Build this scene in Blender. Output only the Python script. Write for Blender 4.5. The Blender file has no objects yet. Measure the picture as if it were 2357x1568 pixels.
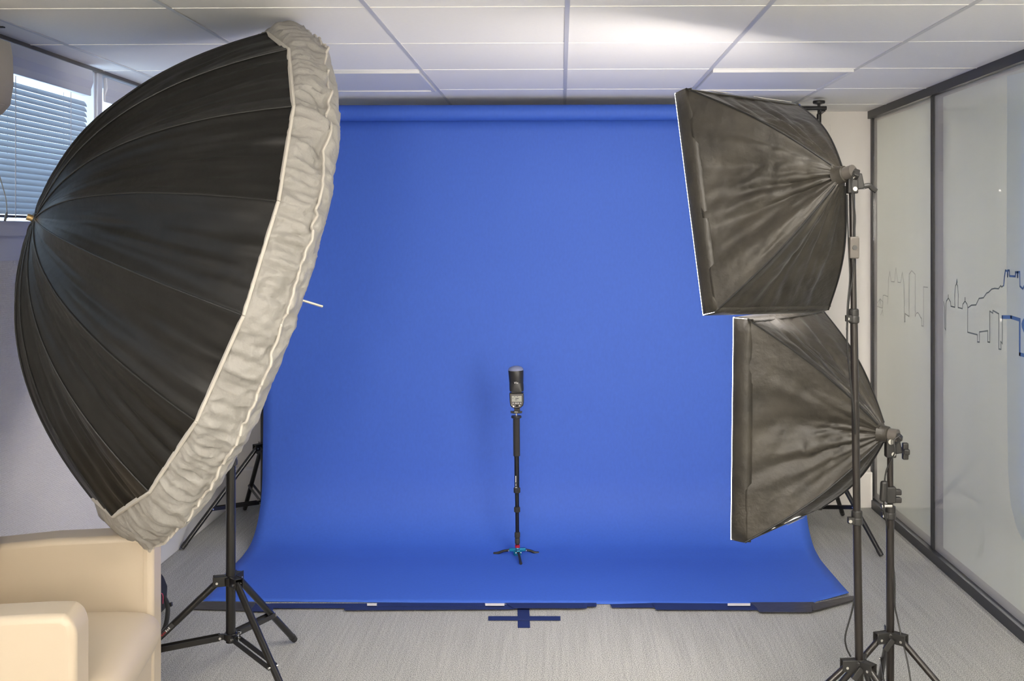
import bpy, bmesh, math, random
from mathutils import Vector as V, Matrix, noise
R = math.radians; PI = math.pi
sc = bpy.context.scene; COL = sc.collection
random.seed(7)

# ---------------------------------------------------------------- measuring frame
TH, FP, CX0, CY0, CZ = .02, 2410.0, 1244.0, 538.0, 1.527
FWD = V((-math.sin(TH), math.cos(TH), 0)); RGT = V((math.cos(TH), math.sin(TH), 0)); UP = V((0, 0, 1)); EYE = V((0, 0, CZ))
def ray(px, py): return FWD + RGT*((px-CX0)/FP) + UP*((CY0-py)/FP)
def atY(px, py, Y): d = ray(px, py); return EYE + d*(Y/d.y)
def atZ(px, py, z=0.0): d = ray(px, py); return EYE + d*((z-CZ)/d.z)
def atX(px, py, X): d = ray(px, py); return EYE + d*(X/d.x)
def pix(p):
    q = V(p)-EYE; d = q.dot(FWD); return (CX0+FP*q.dot(RGT)/d, CY0-FP*q.z/d)

CEIL, WL, WR, WB, WN = 2.2145, -1.95, 1.73, 5.925, -2.6

# ---------------------------------------------------------------- materials
def mat(name, col, rough=.5, metal=0, coat=0, bump=None, var=None, emis=None, sheen=0, trans=0, spec=.5, coat_ior=1.5, alpha=1):
    m = bpy.data.materials.new(name); m.use_nodes = True; nt = m.node_tree; N = nt.nodes; L = nt.links
    b = N['Principled BSDF']; out = N['Material Output']
    b.inputs['Base Color'].default_value = (*col, 1); b.inputs['Roughness'].default_value = rough
    b.inputs['Metallic'].default_value = metal; b.inputs['Coat Weight'].default_value = coat
    b.inputs['Coat Roughness'].default_value = .02; b.inputs['Coat IOR'].default_value = coat_ior
    b.inputs['Specular IOR Level'].default_value = spec
    if sheen: b.inputs['Sheen Weight'].default_value = sheen; b.inputs['Sheen Roughness'].default_value = .4
    if emis: b.inputs['Emission Color'].default_value = (*emis[0], 1); b.inputs['Emission Strength'].default_value = emis[1]
    tc = N.new('ShaderNodeTexCoord')
    def noi(scale, stretch=(1, 1, 1), detail=4):
        mp = N.new('ShaderNodeMapping'); mp.inputs['Scale'].default_value = stretch
        n = N.new('ShaderNodeTexNoise'); n.inputs['Scale'].default_value = scale; n.inputs['Detail'].default_value = detail
        L.new(tc.outputs['Object'], mp.inputs[0]); L.new(mp.outputs[0], n.inputs['Vector']); return n.outputs['Fac']
    if var:     # (scale, stretch, amount)
        f = noi(var[0], var[1]); mr = N.new('ShaderNodeMapRange'); mr.inputs[1].default_value = .3; mr.inputs[2].default_value = .7
        mr.inputs[3].default_value = 1-var[2]; mr.inputs[4].default_value = 1+var[2]; L.new(f, mr.inputs[0])
        mx = N.new('ShaderNodeVectorMath'); mx.operation = 'SCALE'; mx.inputs[0].default_value = col
        L.new(mr.outputs[0], mx.inputs['Scale']); L.new(mx.outputs[0], b.inputs['Base Color'])
    if bump:    # (scale, stretch, strength, distance)
        f = noi(bump[0], bump[1]); bp = N.new('ShaderNodeBump'); bp.inputs['Strength'].default_value = bump[2]; bp.inputs['Distance'].default_value = bump[3]
        L.new(f, bp.inputs['Height']); L.new(bp.outputs[0], b.inputs['Normal'])
    if trans:
        t = N.new('ShaderNodeBsdfTranslucent'); t.inputs[0].default_value = (*col, 1); ms = N.new('ShaderNodeMixShader'); ms.inputs[0].default_value = trans
        L.new(b.outputs[0], ms.inputs[1]); L.new(t.outputs[0], ms.inputs[2]); L.new(ms.outputs[0], out.inputs[0])
    return m
one = (1, 1, 1)
M = {}
M['wall'] = mat('painted wall', (.82, .79, .745), .8)
M['white'] = mat('white lacquer', (.72, .72, .73), .45)
M['frame_w'] = mat('white window frame', (.62, .63, .68), .4)
M['paper'] = mat('blue seamless paper', (.034, .118, .555), .72, var=(90, (1, 1, .5), .035), bump=(220, one, .12, .0006), spec=.75)
M['tile'] = mat('mineral ceiling tile', (.86, .85, .83), .85, var=(60, (1, 6, 1), .02), bump=(120, (1, 8, 1), .2, .0006))
M['grid'] = mat('white steel ceiling grid', (.60, .60, .60), .35)
M['diffpanel'] = mat('ceiling light diffuser', (.72, .72, .72), .5)
M['lit'] = mat('added fill panel', (.9, .9, .9), .5, emis=((1, .93, .83), 19.0))  # glow of the ceiling panels added out of view as fill
M['black_fab'] = mat('black umbrella fabric', (.0085, .0080, .0072), .40, bump=(30, one, .22, .006), sheen=.02, var=(14, one, .2), spec=.30)
M['soft_fab'] = mat('black softbox fabric', (.030, .0262, .0200), .46, bump=(26, one, .45, .009), sheen=.10, var=(9, one, .35), spec=.5)
M['white_fab'] = mat('white diffuser fabric', (.45, .435, .405), .38, bump=(22, one, .7, .016), trans=.3)
M['pipe_w'] = mat('white piping', (.52, .49, .44), .6)
M['seam'] = mat('black seam cord', (.012, .012, .012), .5)
M['lamp'] = mat('lit softbox diffuser', (.9, .9, .9), .6, emis=((1, .92, .84), 9.0))
M['lit_c'] = mat('lit corridor diffuser', (.9, .9, .9), .5, emis=((1, .97, .90), 85.0))
M['globe'] = mat('added fill globe', (.9, .9, .9), .5, emis=((1, .92, .82), 54.0))  # glow of the globe added behind the camera as fill
M['blk'] = mat('black painted metal', (.007, .0065, .006), .3, spec=.6)
M['blk_br'] = mat('brown black anodised metal', (.012, .009, .0075), .28, spec=.6)
M['blk_pl'] = mat('black plastic', (.020, .0195, .019), .42)
M['gry_pl'] = mat('grey plastic', (.10, .09, .08), .4)
M['steel'] = mat('bright steel', (.75, .73, .70), .25, metal=1)
M['brass'] = mat('brass', (.55, .38, .18), .3, metal=1)
M['rod'] = mat('aluminium rod', (.80, .74, .62), .3, metal=.6)
M['frame_d'] = mat('anthracite aluminium', (.030, .032, .036), .4)
M['post_g'] = mat('grey partition post', (.50, .49, .47), .6, coat=1, coat_ior=1.45)
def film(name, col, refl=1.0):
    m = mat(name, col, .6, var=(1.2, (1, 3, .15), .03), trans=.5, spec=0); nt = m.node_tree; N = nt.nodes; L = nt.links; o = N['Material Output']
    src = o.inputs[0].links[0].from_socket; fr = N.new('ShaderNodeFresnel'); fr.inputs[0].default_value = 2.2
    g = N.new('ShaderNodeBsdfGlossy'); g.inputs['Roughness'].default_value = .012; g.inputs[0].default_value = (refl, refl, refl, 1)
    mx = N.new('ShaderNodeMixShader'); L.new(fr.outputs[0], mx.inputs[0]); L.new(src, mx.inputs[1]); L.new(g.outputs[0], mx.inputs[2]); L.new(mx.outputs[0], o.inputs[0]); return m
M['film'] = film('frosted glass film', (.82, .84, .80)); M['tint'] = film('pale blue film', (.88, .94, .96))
M['line_g'] = mat('grey green film line', (.17, .20, .19), .5)
M['line_s'] = mat('pale grey film line', (.30, .31, .30), .5)
M['line_b'] = mat('blue film line', (.085, .17, .38), .5)
M['leather'] = mat('cream leather', (.54, .455, .345), .38, bump=(300, one, .08, .0006), spec=.5)
M['bag'] = mat('black bag nylon', (.018, .018, .018), .6, bump=(400, one, .3, .0008))
M['pink'] = mat('pink piping', (.45, .05, .12), .5)
M['navy'] = mat('navy gaffer tape', (.012, .022, .095), .55, bump=(60, (1, 6, 1), .3, .001))
M['gtape'] = mat('black gaffer tape', (.045, .042, .042), .35, bump=(30, one, .5, .004))
M['papback'] = mat('white paper backing', (.7, .68, .66), .7)
M['ac'] = mat('air conditioner plastic', (.42, .385, .335), .35)
M['acdark'] = mat('dark vent', (.03, .03, .03), .6)
M['teal'] = mat('teal anodised metal', (.01, .22, .36), .3, metal=.4)
M['red'] = mat('red anodised ring', (.42, .01, .03), .35)
M['dome'] = mat('frosted dome', (.42, .46, .66), .3, trans=.5)
M['lcd'] = mat('grey lcd screen', (.36, .36, .31), .25)
M['dark'] = mat('dark ink', (.05, .05, .05), .5)
M['print_w'] = mat('white print', (.75, .75, .72), .5)
M['foam'] = mat('foam grip', (.030, .028, .026), .85, bump=(500, one, .3, .001))
M['cord'] = mat('black cord', (.012, .012, .012), .45)
M['stick_r'] = mat('red sticker print', (.42, .03, .03), .4)
M['slat'] = mat('blind slat', (.32, .36, .41), .45, trans=.25)
M['bead'] = mat('ball chain', (.25, .24, .22), .4)

def carpet():
    m = mat('grey loop carpet', (.3, .3, .3), .95, spec=.1); nt = m.node_tree; N = nt.nodes; L = nt.links; b = N['Principled BSDF']
    tc = N.new('ShaderNodeTexCoord')
    def noi(stretch, scale, det=3):
        mp = N.new('ShaderNodeMapping'); mp.inputs['Scale'].default_value = stretch; n = N.new('ShaderNodeTexNoise')
        n.inputs['Scale'].default_value = scale; n.inputs['Detail'].default_value = det
        L.new(tc.outputs['Object'], mp.inputs[0]); L.new(mp.outputs[0], n.inputs['Vector']); return n.outputs['Fac']
    a = noi((85, 2.2, 1), 1, 4); c = noi((330, 230, 1), 1, 2); d = noi((10, .9, 1), 1, 3)
    def ma(op, x, y):
        k = N.new('ShaderNodeMath'); k.operation = op
        for i, w in enumerate((x, y)):
            if isinstance(w, (int, float)): k.inputs[i].default_value = w
            else: L.new(w, k.inputs[i])
        return k.outputs[0]
    s = ma('ADD', ma('ADD', ma('MULTIPLY', a, .17), ma('MULTIPLY', c, 1.22)), ma('MULTIPLY', d, .06))
    cr = N.new('ShaderNodeValToRGB'); cr.color_ramp.elements[0].position = .52; cr.color_ramp.elements[1].position = .95
    cr.color_ramp.elements[0].color = (.17, .172, .168, 1); cr.color_ramp.elements[1].color = (.60, .595, .56, 1)
    L.new(s, cr.inputs[0]); L.new(cr.outputs[0], b.inputs['Base Color'])
    bp = N.new('ShaderNodeBump'); bp.inputs['Strength'].default_value = .5; bp.inputs['Distance'].default_value = .003
    L.new(c, bp.inputs['Height']); L.new(bp.outputs[0], b.inputs['Normal'])
    return m
M['carpet'] = carpet()
def wallpaper():
    m = mat('embossed wallpaper', (.70, .68, .66), .7); nt = m.node_tree; N = nt.nodes; L = nt.links; b = N['Principled BSDF']
    tc = N.new('ShaderNodeTexCoord'); mp = N.new('ShaderNodeMapping'); mp.inputs['Scale'].default_value = (1, 1, 1.4)
    v = N.new('ShaderNodeTexVoronoi'); v.inputs['Scale'].default_value = 95; v.inputs['Randomness'].default_value = .25
    L.new(tc.outputs['Object'], mp.inputs[0]); L.new(mp.outputs[0], v.inputs['Vector'])
    bp = N.new('ShaderNodeBump'); bp.inputs['Strength'].default_value = 1; bp.inputs['Distance'].default_value = .004; bp.invert = True
    L.new(v.outputs['Distance'], bp.inputs['Height']); L.new(bp.outputs[0], b.inputs['Normal']); return m
M['wallpaper'] = wallpaper()
def glass():
    m = bpy.data.materials.new('clear window glass'); m.use_nodes = True; nt = m.node_tree; N = nt.nodes; L = nt.links
    for n in list(N): N.remove(n)
    o = N.new('ShaderNodeOutputMaterial'); t = N.new('ShaderNodeBsdfTransparent'); g = N.new('ShaderNodeBsdfGlossy'); g.inputs['Roughness'].default_value = .02
    mx = N.new('ShaderNodeMixShader'); mx.inputs[0].default_value = .08
    L.new(t.outputs[0], mx.inputs[1]); L.new(g.outputs[0], mx.inputs[2]); L.new(mx.outputs[0], o.inputs[0]); return m
M['glass'] = glass()

# ---------------------------------------------------------------- mesh builder
def basis(d, hint=UP):
    d = V(d).normalized()
    if abs(d.dot(hint)) > .98: hint = V((1, 0, 0))
    a = d.cross(hint).normalized(); b = a.cross(d).normalized(); return a, b, d
class MB:
    def __init__(s): s.v = []; s.f = []
    def add(s, vs, fs):
        k = len(s.v); s.v += [V(p) for p in vs]; s.f += [tuple(i+k for i in f) for f in fs]; return s
    def obox(s, c, ax, ay, az, sx, sy, sz):   # oriented box, full sizes
        c = V(c); ax, ay, az = V(ax)*sx/2, V(ay)*sy/2, V(az)*sz/2
        vs = [c+ax*i+ay*j+az*k for i in (-1, 1) for j in (-1, 1) for k in (-1, 1)]
        return s.add(vs, [(0, 1, 3, 2), (4, 6, 7, 5), (0, 4, 5, 1), (2, 3, 7, 6), (0, 2, 6, 4), (1, 5, 7, 3)])
    def box(s, lo, hi):
        lo, hi = V(lo), V(hi); c = (lo+hi)/2; d = hi-lo
        return s.obox(c, (1, 0, 0), (0, 1, 0), (0, 0, 1), d.x, d.y, d.z)
    def bar(s, a, b, w, t, hint=UP):          # flat bar a->b, width along side, thickness along up
        a, b = V(a), V(b); x, y, z = basis(b-a, hint)
        return s.obox((a+b)/2, x, y, z, w, t, (b-a).length)
    def tube(s, pts, r, n=12, cap=True, r_end=None):
        pts = [V(p) for p in pts]; k = len(s.v); m = len(pts); hint = UP; rr = r if isinstance(r, (list, tuple)) else None
        prev = None
        for i, p in enumerate(pts):
            d = (pts[min(i+1, m-1)]-pts[max(i-1, 0)]).normalized()
            if prev is None: a, b, _ = basis(d)
            else: a = (prev-d*prev.dot(d)).normalized(); b = a.cross(d)
            prev = a; ri = rr[i] if rr else r
            if rr is None and r_end is not None: ri = r+(r_end-r)*i/(m-1)
            for j in range(n):
                t = 2*PI*j/n; s.v.append(p+a*(ri*math.cos(t))+b*(ri*math.sin(t)))
        for i in range(m-1):
            for j in range(n):
                s.f.append((k+i*n+j, k+i*n+(j+1) % n, k+(i+1)*n+(j+1) % n, k+(i+1)*n+j))
        if cap: s.f.append(tuple(k+j for j in range(n))[::-1]); s.f.append(tuple(k+(m-1)*n+j for j in range(n)))
        return s
    def cyl(s, a, b, r, n=20, r2=None): return s.tube([a, b], r, n, r_end=r if r2 is None else r2)
    def lathe(s, c, axis, prof, n=28, hint=UP, sx=1, sy=1):   # prof: (radius, height along axis)
        a, b, d = basis(axis, hint); k = len(s.v); m = len(prof); c = V(c)
        for r, h in prof:
            for j in range(n):
                t = 2*PI*j/n; s.v.append(c+d*h+a*(r*sx*math.cos(t))+b*(r*sy*math.sin(t)))
        for i in range(m-1):
            for j in range(n): s.f.append((k+i*n+j, k+i*n+(j+1) % n, k+(i+1)*n+(j+1) % n, k+(i+1)*n+j))
        s.f.append(tuple(k+j for j in range(n))[::-1]); s.f.append(tuple(k+(m-1)*n+j for j in range(n))); return s
    def grid(s, fn, nu, nv, close_u=False):
        k = len(s.v)
        for i in range(nu+(0 if close_u else 1)):
            for j in range(nv+1): s.v.append(V(fn(i/nu, j/nv)))
        cu = nu if close_u else nu+1
        for i in range(nu):
            for j in range(nv):
                a = k+i*(nv+1)+j; b = k+((i+1) % cu)*(nv+1)+j; s.f.append((a, b, b+1, a+1))
        return s
    def prism(s, poly, ext):                 # polygon extruded by vector
        ext = V(ext); n = len(poly); k = len(s.v); s.v += [V(p) for p in poly]+[V(p)+ext for p in poly]
        s.f.append(tuple(k+i for i in range(n))); s.f.append(tuple(k+n+i for i in range(n))[::-1])
        for i in range(n): s.f.append((k+i, k+n+i, k+n+(i+1) % n, k+(i+1) % n))
        return s
    def build(s, name, m, parent=None, smooth=True, bevel=0, seg=3, solid=0, sub=0, fix=True, weld=0, auto=40):
        off = V((0, 0, 0)); p = parent
        while p is not None: off += p.location; p = p.parent
        me = bpy.data.meshes.new(name); me.from_pydata([tuple(q-off) for q in s.v], [], s.f)
        bm = bmesh.new(); bm.from_mesh(me)
        if weld: bmesh.ops.remove_doubles(bm, verts=bm.verts, dist=weld)
        if fix: bmesh.ops.recalc_face_normals(bm, faces=bm.faces)
        bm.to_mesh(me); bm.free()
        o = bpy.data.objects.new(name, me); COL.objects.link(o); o.parent = parent
        me.materials.append(M[m] if isinstance(m, str) else m)
        if solid: md = o.modifiers.new('s', 'SOLIDIFY'); md.thickness = solid; md.offset = 0
        if bevel:
            md = o.modifiers.new('b', 'BEVEL'); md.width = bevel; md.segments = seg; md.limit_method = 'ANGLE'; md.angle_limit = R(35); md.use_clamp_overlap = True
        if sub: md = o.modifiers.new('u', 'SUBSURF'); md.levels = sub; md.render_levels = sub
        if smooth:
            for f in me.polygons: f.use_smooth = True
            me.set_sharp_from_angle(angle=R(auto))
            if bevel: md = o.modifiers.new('w', 'WEIGHTED_NORMAL'); md.keep_sharp = True
        return o
def thing(name, label, cat, loc=(0, 0, 0), group=None):
    o = bpy.data.objects.new(name, None); COL.objects.link(o); o.location = loc; o.empty_display_size = .05
    o['label'] = label; o['category'] = cat
    if group: o['group'] = group
    return o
def tag(o, label, cat, group=None):
    o['label'] = label; o['category'] = cat
    if group: o['group'] = group
    return o
def struct(o, label=None):
    o['kind'] = 'structure'
    if label: o['label'] = label
    return o
def sempty(name, label=None, loc=(0, 0, 0)):
    o = bpy.data.objects.new(name, None); COL.objects.link(o); o.location = loc; return struct(o, label)
def spline(pts, n=8):                        # Catmull-Rom
    pts = [V(p) for p in pts]; P = [pts[0]*2-pts[1]]+pts+[pts[-1]*2-pts[-2]]; out = []
    for i in range(1, len(P)-2):
        for j in range(n):
            t = j/n; a, b, c, d = P[i-1], P[i], P[i+1], P[i+2]
            out.append(.5*((2*b)+(c-a)*t+(2*a-5*b+4*c-d)*t*t+(3*b-a-3*c+d)*t**3))
    out.append(pts[-1]); return out
def text_mesh(name, body, size, m, parent, origin, xd, yd, depth=.0006, bold=0):
    cu = bpy.data.curves.new(name, 'FONT'); cu.body = body; cu.size = size; cu.extrude = depth; cu.align_x = 'CENTER'; cu.align_y = 'CENTER'; cu.offset = bold
    t = bpy.data.objects.new(name+'_t', cu); COL.objects.link(t)
    dg = bpy.context.evaluated_depsgraph_get(); me = bpy.data.meshes.new_from_object(t.evaluated_get(dg)); bpy.data.objects.remove(t)
    xd, yd = V(xd).normalized(), V(yd).normalized(); zd = xd.cross(yd); off = V((0, 0, 0)); p = parent
    while p is not None: off += p.location; p = p.parent
    mt = Matrix((xd, yd, zd)).transposed().to_4x4(); mt.translation = V(origin)-off; me.transform(mt)
    me.materials.clear(); me.materials.append(M[m]); o = bpy.data.objects.new(name, me); COL.objects.link(o); o.parent = parent; return o

# ================================================================= THE ROOM
T = .12
struct(MB().box((WL-T, WN-T, -.1), (WR+1.6, WB+T, 0)).build('floor', 'carpet', smooth=False))
struct(MB().box((WL-T, WN-T, CEIL), (WR+1.6, WB+T, CEIL+.1)).build('ceiling', 'tile', smooth=False))
struct(MB().box((WL-T, WB, 0), (WR+1.6, WB+T, CEIL)).build('wall_back', 'wall', smooth=False))
struct(MB().box((WL-T, WN-T, 0), (WR+1.6, WN, CEIL)).build('wall_rear', 'wall', smooth=False))
struct(MB().box((WR+1.5, WN, 0), (WR+1.6, WB, CEIL)).build('wall_corridor', 'wall', smooth=False))
# left wall: wallpaper below the window band, solid behind the last stretch
SILL = 1.432
lw = MB().box((WL-T, WN, 0), (WL, WB, SILL)).box((WL-T, 5.72, SILL), (WL, WB, CEIL)).box((WL-T, WN, SILL), (WL, -.4, CEIL))
struct(lw.build('wall_left', 'wallpaper', smooth=False))
struct(MB().box((WL, .3, .0), (WL+.105, WB-.0, .205)).build('baseboard_left', 'white', smooth=False, bevel=.006))
struct(MB().box((WL+.105, WB-.07, 0), (WR, WB, .20)).build('baseboard_back', 'wall', smooth=False, bevel=.006))
# ceiling grid
g = MB(); g2 = MB(); TS = .605; gx0, gy0 = .018, 3.772
for k in range(-4, 4):
    x = gx0+k*TS
    if WL < x < WR: g.box((x-.0075, WN, CEIL-.003), (x+.0075, WB, CEIL+.001))
for k in range(-11, 5):
    y = gy0+k*TS
    if WN < y < WB: g2.box((WL, y-.0045, CEIL-.002), (WR, y+.0045, CEIL+.001))
struct(g.build('trim_1', 'grid', smooth=False), 'grid of narrow metal bars between the ceiling tiles')
struct(g2.build('trim_5', 'tile', smooth=False), 'thin crosswise bars between the ceiling tiles')
struct(MB().box((WL, -.4, CEIL-.014), (WL+.02, WB, CEIL)).build('trim_2', 'gry_pl', smooth=False))
# grey edge of the pipe cover on the back wall, right of the backdrop
pc = atY(1911, 288, WB)
struct(MB().box((pc.x-.05, WB-.012, 1.2), (pc.x, WB, pc.z)).build('trim_3', 'wall', smooth=False, bevel=.003))
# flat ceiling lights over the backdrop, and unseen lit ones added to brighten the room
def ceiling_light(x0, y0, lit, label, grp):
    x1, y1 = x0+TS, y0+TS; t = thing('ceiling_light', label, 'ceiling light', ((x0+x1)/2, (y0+y1)/2, CEIL), grp); z = CEIL-.014; w = .028
    f = MB()
    for lo, hi in (((x0+.01, y0+.01), (x1-.01, y0+w)), ((x0+.01, y1-w), (x1-.01, y1-.01)), ((x0+.01, y0+w), (x0+w, y1-w)), ((x1-w, y0+w), (x1-.01, y1-w))):
        f.box((*lo, z), (*hi, CEIL-.0005))
    f.build('frame', 'white', t, smooth=False)
    MB().box((x0+w+.0005, y0+w+.0005, CEIL-.008), (x1-w-.0005, y1-w-.0005, CEIL-.0005)).build('diffuser', 'lit' if lit else 'diffpanel', t, smooth=False)
ceiling_light(gx0-2*TS, gy0+TS, 0, 'unlit square ceiling light above left part of blue backdrop', 'ceiling lights above the backdrop')
ceiling_light(gx0+TS, gy0+TS, 0, 'unlit square ceiling light above the upper softbox at right', 'ceiling lights above the backdrop')
for (kx, ky) in ((1, -3), (1, -4), (-2, -6), (1, -6), (-2, -9), (1, -9)):
    ceiling_light(gx0+kx*TS, gy0+ky*TS, 1, 'unseen square fill light added to brighten the room', 'added unseen fill lights')
for ly in (.6, 2.2, 3.8, 5.3): 
    t = thing('ceiling_light', 'lit ceiling light in the corridor behind the frosted glass', 'ceiling light', (WR+.8, ly, CEIL), 'corridor lights behind the glass')
    MB().box((WR+.5, ly-.3, CEIL-.02), (WR+1.1, ly+.3, CEIL-.001)).build('housing', 'white', t, smooth=False)
    MB().box((WR+.53, ly-.27, CEIL-.024), (WR+1.07, ly+.27, CEIL-.0205)).build('diffuser', 'lit_c', t, smooth=False)
# small dark slot in the ceiling above the air conditioner
sl = atZ(8, 61, CEIL); tag(MB().box((sl.x-.28, sl.y-.007, CEIL-.004), (sl.x+.002, sl.y+.007, CEIL)).build('ceiling_vent', 'acdark', smooth=False), 'thin dark slot vent in ceiling near the air conditioner', 'vent')

# ---------------------------------------------------------------- windows on the left wall
def window(idx, y0, y1):
    w = sempty('window_%d' % idx, None, (WL, (y0+y1)/2, SILL))
    z0, z1 = SILL, CEIL; zb = 1.572
    MB().box((WL-.10, y0, z0), (WL-.002, y1, zb-.052)).box((WL-.10, y0, zb-.0525), (WL+.012, y1, zb)).box((WL-.002, y0, z0), (WL+.004, y1, z0+.012)).build('window_sill', 'frame_w', w, smooth=False)
    f = MB()
    f.box((WL-.10, y0, zb), (WL-.002, y0+.016, z1)).box((WL-.10, y1-.016, zb), (WL-.002, y1, z1))
    f.box((WL-.10, y0, z1-.06), (WL-.03, y1, z1))
    f.build('window_frame', 'frame_w', w, smooth=False, bevel=.003)
    MB().box((WL-.08, y0+.016, zb), (WL-.074, y1-.016, z1-.06)).build('pane', 'glass', w, smooth=False)
    return w
window(1, -.4, 4.353); window(2, 4.40, 5.72)
struct(MB().box((WL-T, 4.353, SILL), (WL+.006, 4.40, CEIL)).build('trim_4', 'frame_w', smooth=False, bevel=.004), 'white post between the two windows')
def blind(y0, y1, cords, label, ystart_box, cd_=.045):
    t = thing('venetian_blind', label, 'window blind', (WL, y1, 1.572), 'venetian blinds on the left wall')
    pr = [(WL+.003, CEIL-.024), (WL+cd_, CEIL-.024), (WL+cd_+.004, CEIL-.07), (WL+cd_-.006, CEIL-.10), (WL+cd_-.006, CEIL-.128), (WL+.003, CEIL-.128)]
    MB().prism([(x, ystart_box, z) for x, z in pr], (0, atX(214, 200, WL+.045).y-ystart_box if ystart_box < 0 else y1-ystart_box, 0)).build('cassette', 'frame_w', t, smooth=False, bevel=.004)
    s = MB(); top = CEIL-.135; pitch = .0212; n = int((top-1.60)/pitch); xc = WL+.024; a = R(62); hw = .0128
    for i in range(n):
        z = 1.606+i*pitch
        def fn(u, v):
            q = (v-.5)*2; bow = .0022*(1-q*q)
            # inner edge low, outer edge high
            x = xc-math.cos(a)*hw*q+math.sin(a)*bow; zz = z+math.sin(a)*hw*q+math.cos(a)*bow
            return (x, y0+(y1-y0)*u, zz)
        s.grid(fn, 1, 4)
    s.build('slats', 'slat', t, fix=False)
    MB().box((xc-.012, y0, 1.583), (xc+.012, y1, 1.592)).build('bottom_rail', 'gry_pl', t, smooth=False, bevel=.002)
    for c in cords:
        MB().box((xc+.0135, c-.0022, 1.58), (xc+.0145, c+.0022, top)).box((xc-.0155, c-.0022, 1.58), (xc-.0145, c+.0022, top)).build('ladder_cord', 'white', t, smooth=False)
    return t
c1 = atX(160, 300, WL+.032).y; c2 = atX(32, 300, WL+.032).y; yb = atX(197, 300, WL+.024).y
b1 = blind(-.37, yb, [c1, c2, c2-.68, c2-1.36, c2-2.1], 'large venetian blind covering the window beside the air conditioner', -.3)
blind(4.43, 5.66, [4.62, 5.3], 'venetian blind on the farther window, mostly hidden by the umbrella', 4.41, .018)
# ball chain with tassel on the first blind
cp = spline([atX(-30, 300, WL+.07), atX(0, 408, WL+.07), atX(13, 455, WL+.07), atX(16, 488, WL+.07)], 6)
MB().tube(cp, .0018, 6).build('pull_chain', 'bead', b1)
e = atX(16, 488, WL+.07); MB().tube([e, e+V((0, -.006, -.012)), e+V((0, -.013, -.03))], [.002, .005, .004], 8).build('chain_tassel', 'gry_pl', b1)

# ---------------------------------------------------------------- air conditioners
def ac_unit(name, label, c, ax, fr, w, h, dp):    # c: wall point centre, ax: along wall, fr: out of wall
    ax, fr = V(ax), V(fr); t = thing(name, label, 'air conditioner', c-V((0, 0, h/2))); c = V(c)
    pr = [(0, -h/2), (dp*.75, -h/2), (dp*.93, -h*.36), (dp, -h*.08), (dp*.985, h*.28), (dp*.93, h*.5), (0, h*.5)]
    a = c-ax*w/2; MB().prism([a+fr*x+UP*z for x, z in pr], ax*w).build('body', 'ac', t, bevel=.008)
    MB().obox(c+fr*dp*.62-UP*(h/2+.0), ax, fr, UP, w*.86, dp*.30, .004).build('air_outlet', 'acdark', t, smooth=False)
    MB().obox(c+fr*dp*.845-UP*h*.425, ax, (fr*.57+UP*.42).normalized(), (fr*.42-UP*.57).normalized(), w*.9, .04, .005).build('flap', 'ac', t, smooth=False)
    if ax.y:
        for q in (-.38, .10): MB().box((c.x, c.y+q, c.z-.05), (c.x+.012, c.y+q+.05, CEIL-.001)).build('mounting_bracket', 'ac', t, smooth=False)
    return t
ea = atY(34, 160, 3.30)
ac_unit('air_conditioner', 'beige wall air conditioner at the left edge, in front of the blind', V((WL+.052, 3.30-.42, 2.02)), (0, 1, 0), (1, 0, 0), .84, .235, ea.x-WL-.052)
ac_unit('air_conditioner', 'wall air conditioner behind the upper softbox, seen mirrored in the glass', V((.97, WB-.001, 2.01)), (1, 0, 0), (0, -1, 0), .80, .27, .20)

# ---------------------------------------------------------------- glass partition on the right
gp = sempty('wall_right', 'glass partition with frosted film and anthracite frame', (WR, 3.5, 0))
GX = WR+.012
MB().box((WR-.008, WN, CEIL-.042), (WR+.07, WB, CEIL)).build('top_rail', 'frame_d', gp, smooth=False)
MB().box((WR-.008, WN, 0), (WR+.07, WB, .046)).build('bottom_rail', 'frame_d', gp, smooth=False)
MB().box((GX-.004, WB-.035, .046), (WR+.07, WB, CEIL-.042)).build('post', 'frame_d', gp, smooth=False)
yj = atX(2140, 600, WR).y
ylist = [WB-.035, yj, yj-2.06, yj-4.12, yj-6.2, WN]
def strokes(paths, w, m, name, par):
    s = MB(); X = GX-.0026
    for pth in paths:
        q = [atX(px, py, X) for px, py in pth]
        for a, b in zip(q, q[1:]):
            d = b-a
            if d.length < 1e-5: continue
            d.normalize(); nrm = V((0, -d.z, d.y)); e0 = a-d*w*.45; e1 = b+d*w*.45
            s.add([e0+nrm*w/2, e0-nrm*w/2, e1-nrm*w/2, e1+nrm*w/2], [(0, 1, 2, 3)])
    return s.build(name, m, par, smooth=False, fix=False)
for i in range(5):
    ya, yb_ = ylist[i], ylist[i+1]
    if ya-yb_ < .05: continue
    p = MB().box((GX, yb_+.006, .046), (GX+.008, ya-.002, CEIL-.042)).build('glass_pane', 'glass', gp, smooth=False)
    gw = {0: .0, 1: .145}.get(i, .10)
    y_film = (atX(2020, 600, GX).y if i == 0 else atX(2172, 600, GX).y if i == 1 else ya-.13)
    # grey inner frame behind the glass: far upright, head and foot strips
    MB().box((GX+.0082, y_film-.0, .046), (GX+.06, ya, CEIL-.042)).box((GX+.0082, yb_, CEIL-.066), (GX+.06, y_film, CEIL-.042)).box((GX+.0082, yb_, .046), (GX+.06, y_film, .092)).build('inner_frame', 'post_g', gp, smooth=False)
    MB().box((GX-.002, yb_+.004, .095), (GX-.0005, y_film, CEIL-.064)).build('frosted_film', 'film', gp, smooth=False)
    if i < 4: MB().box((GX-.0035, yb_-.014, .046), (WR+.06, yb_+.014, CEIL-.042)).build('glass_joint', 'frame_d', gp, smooth=False)
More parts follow.
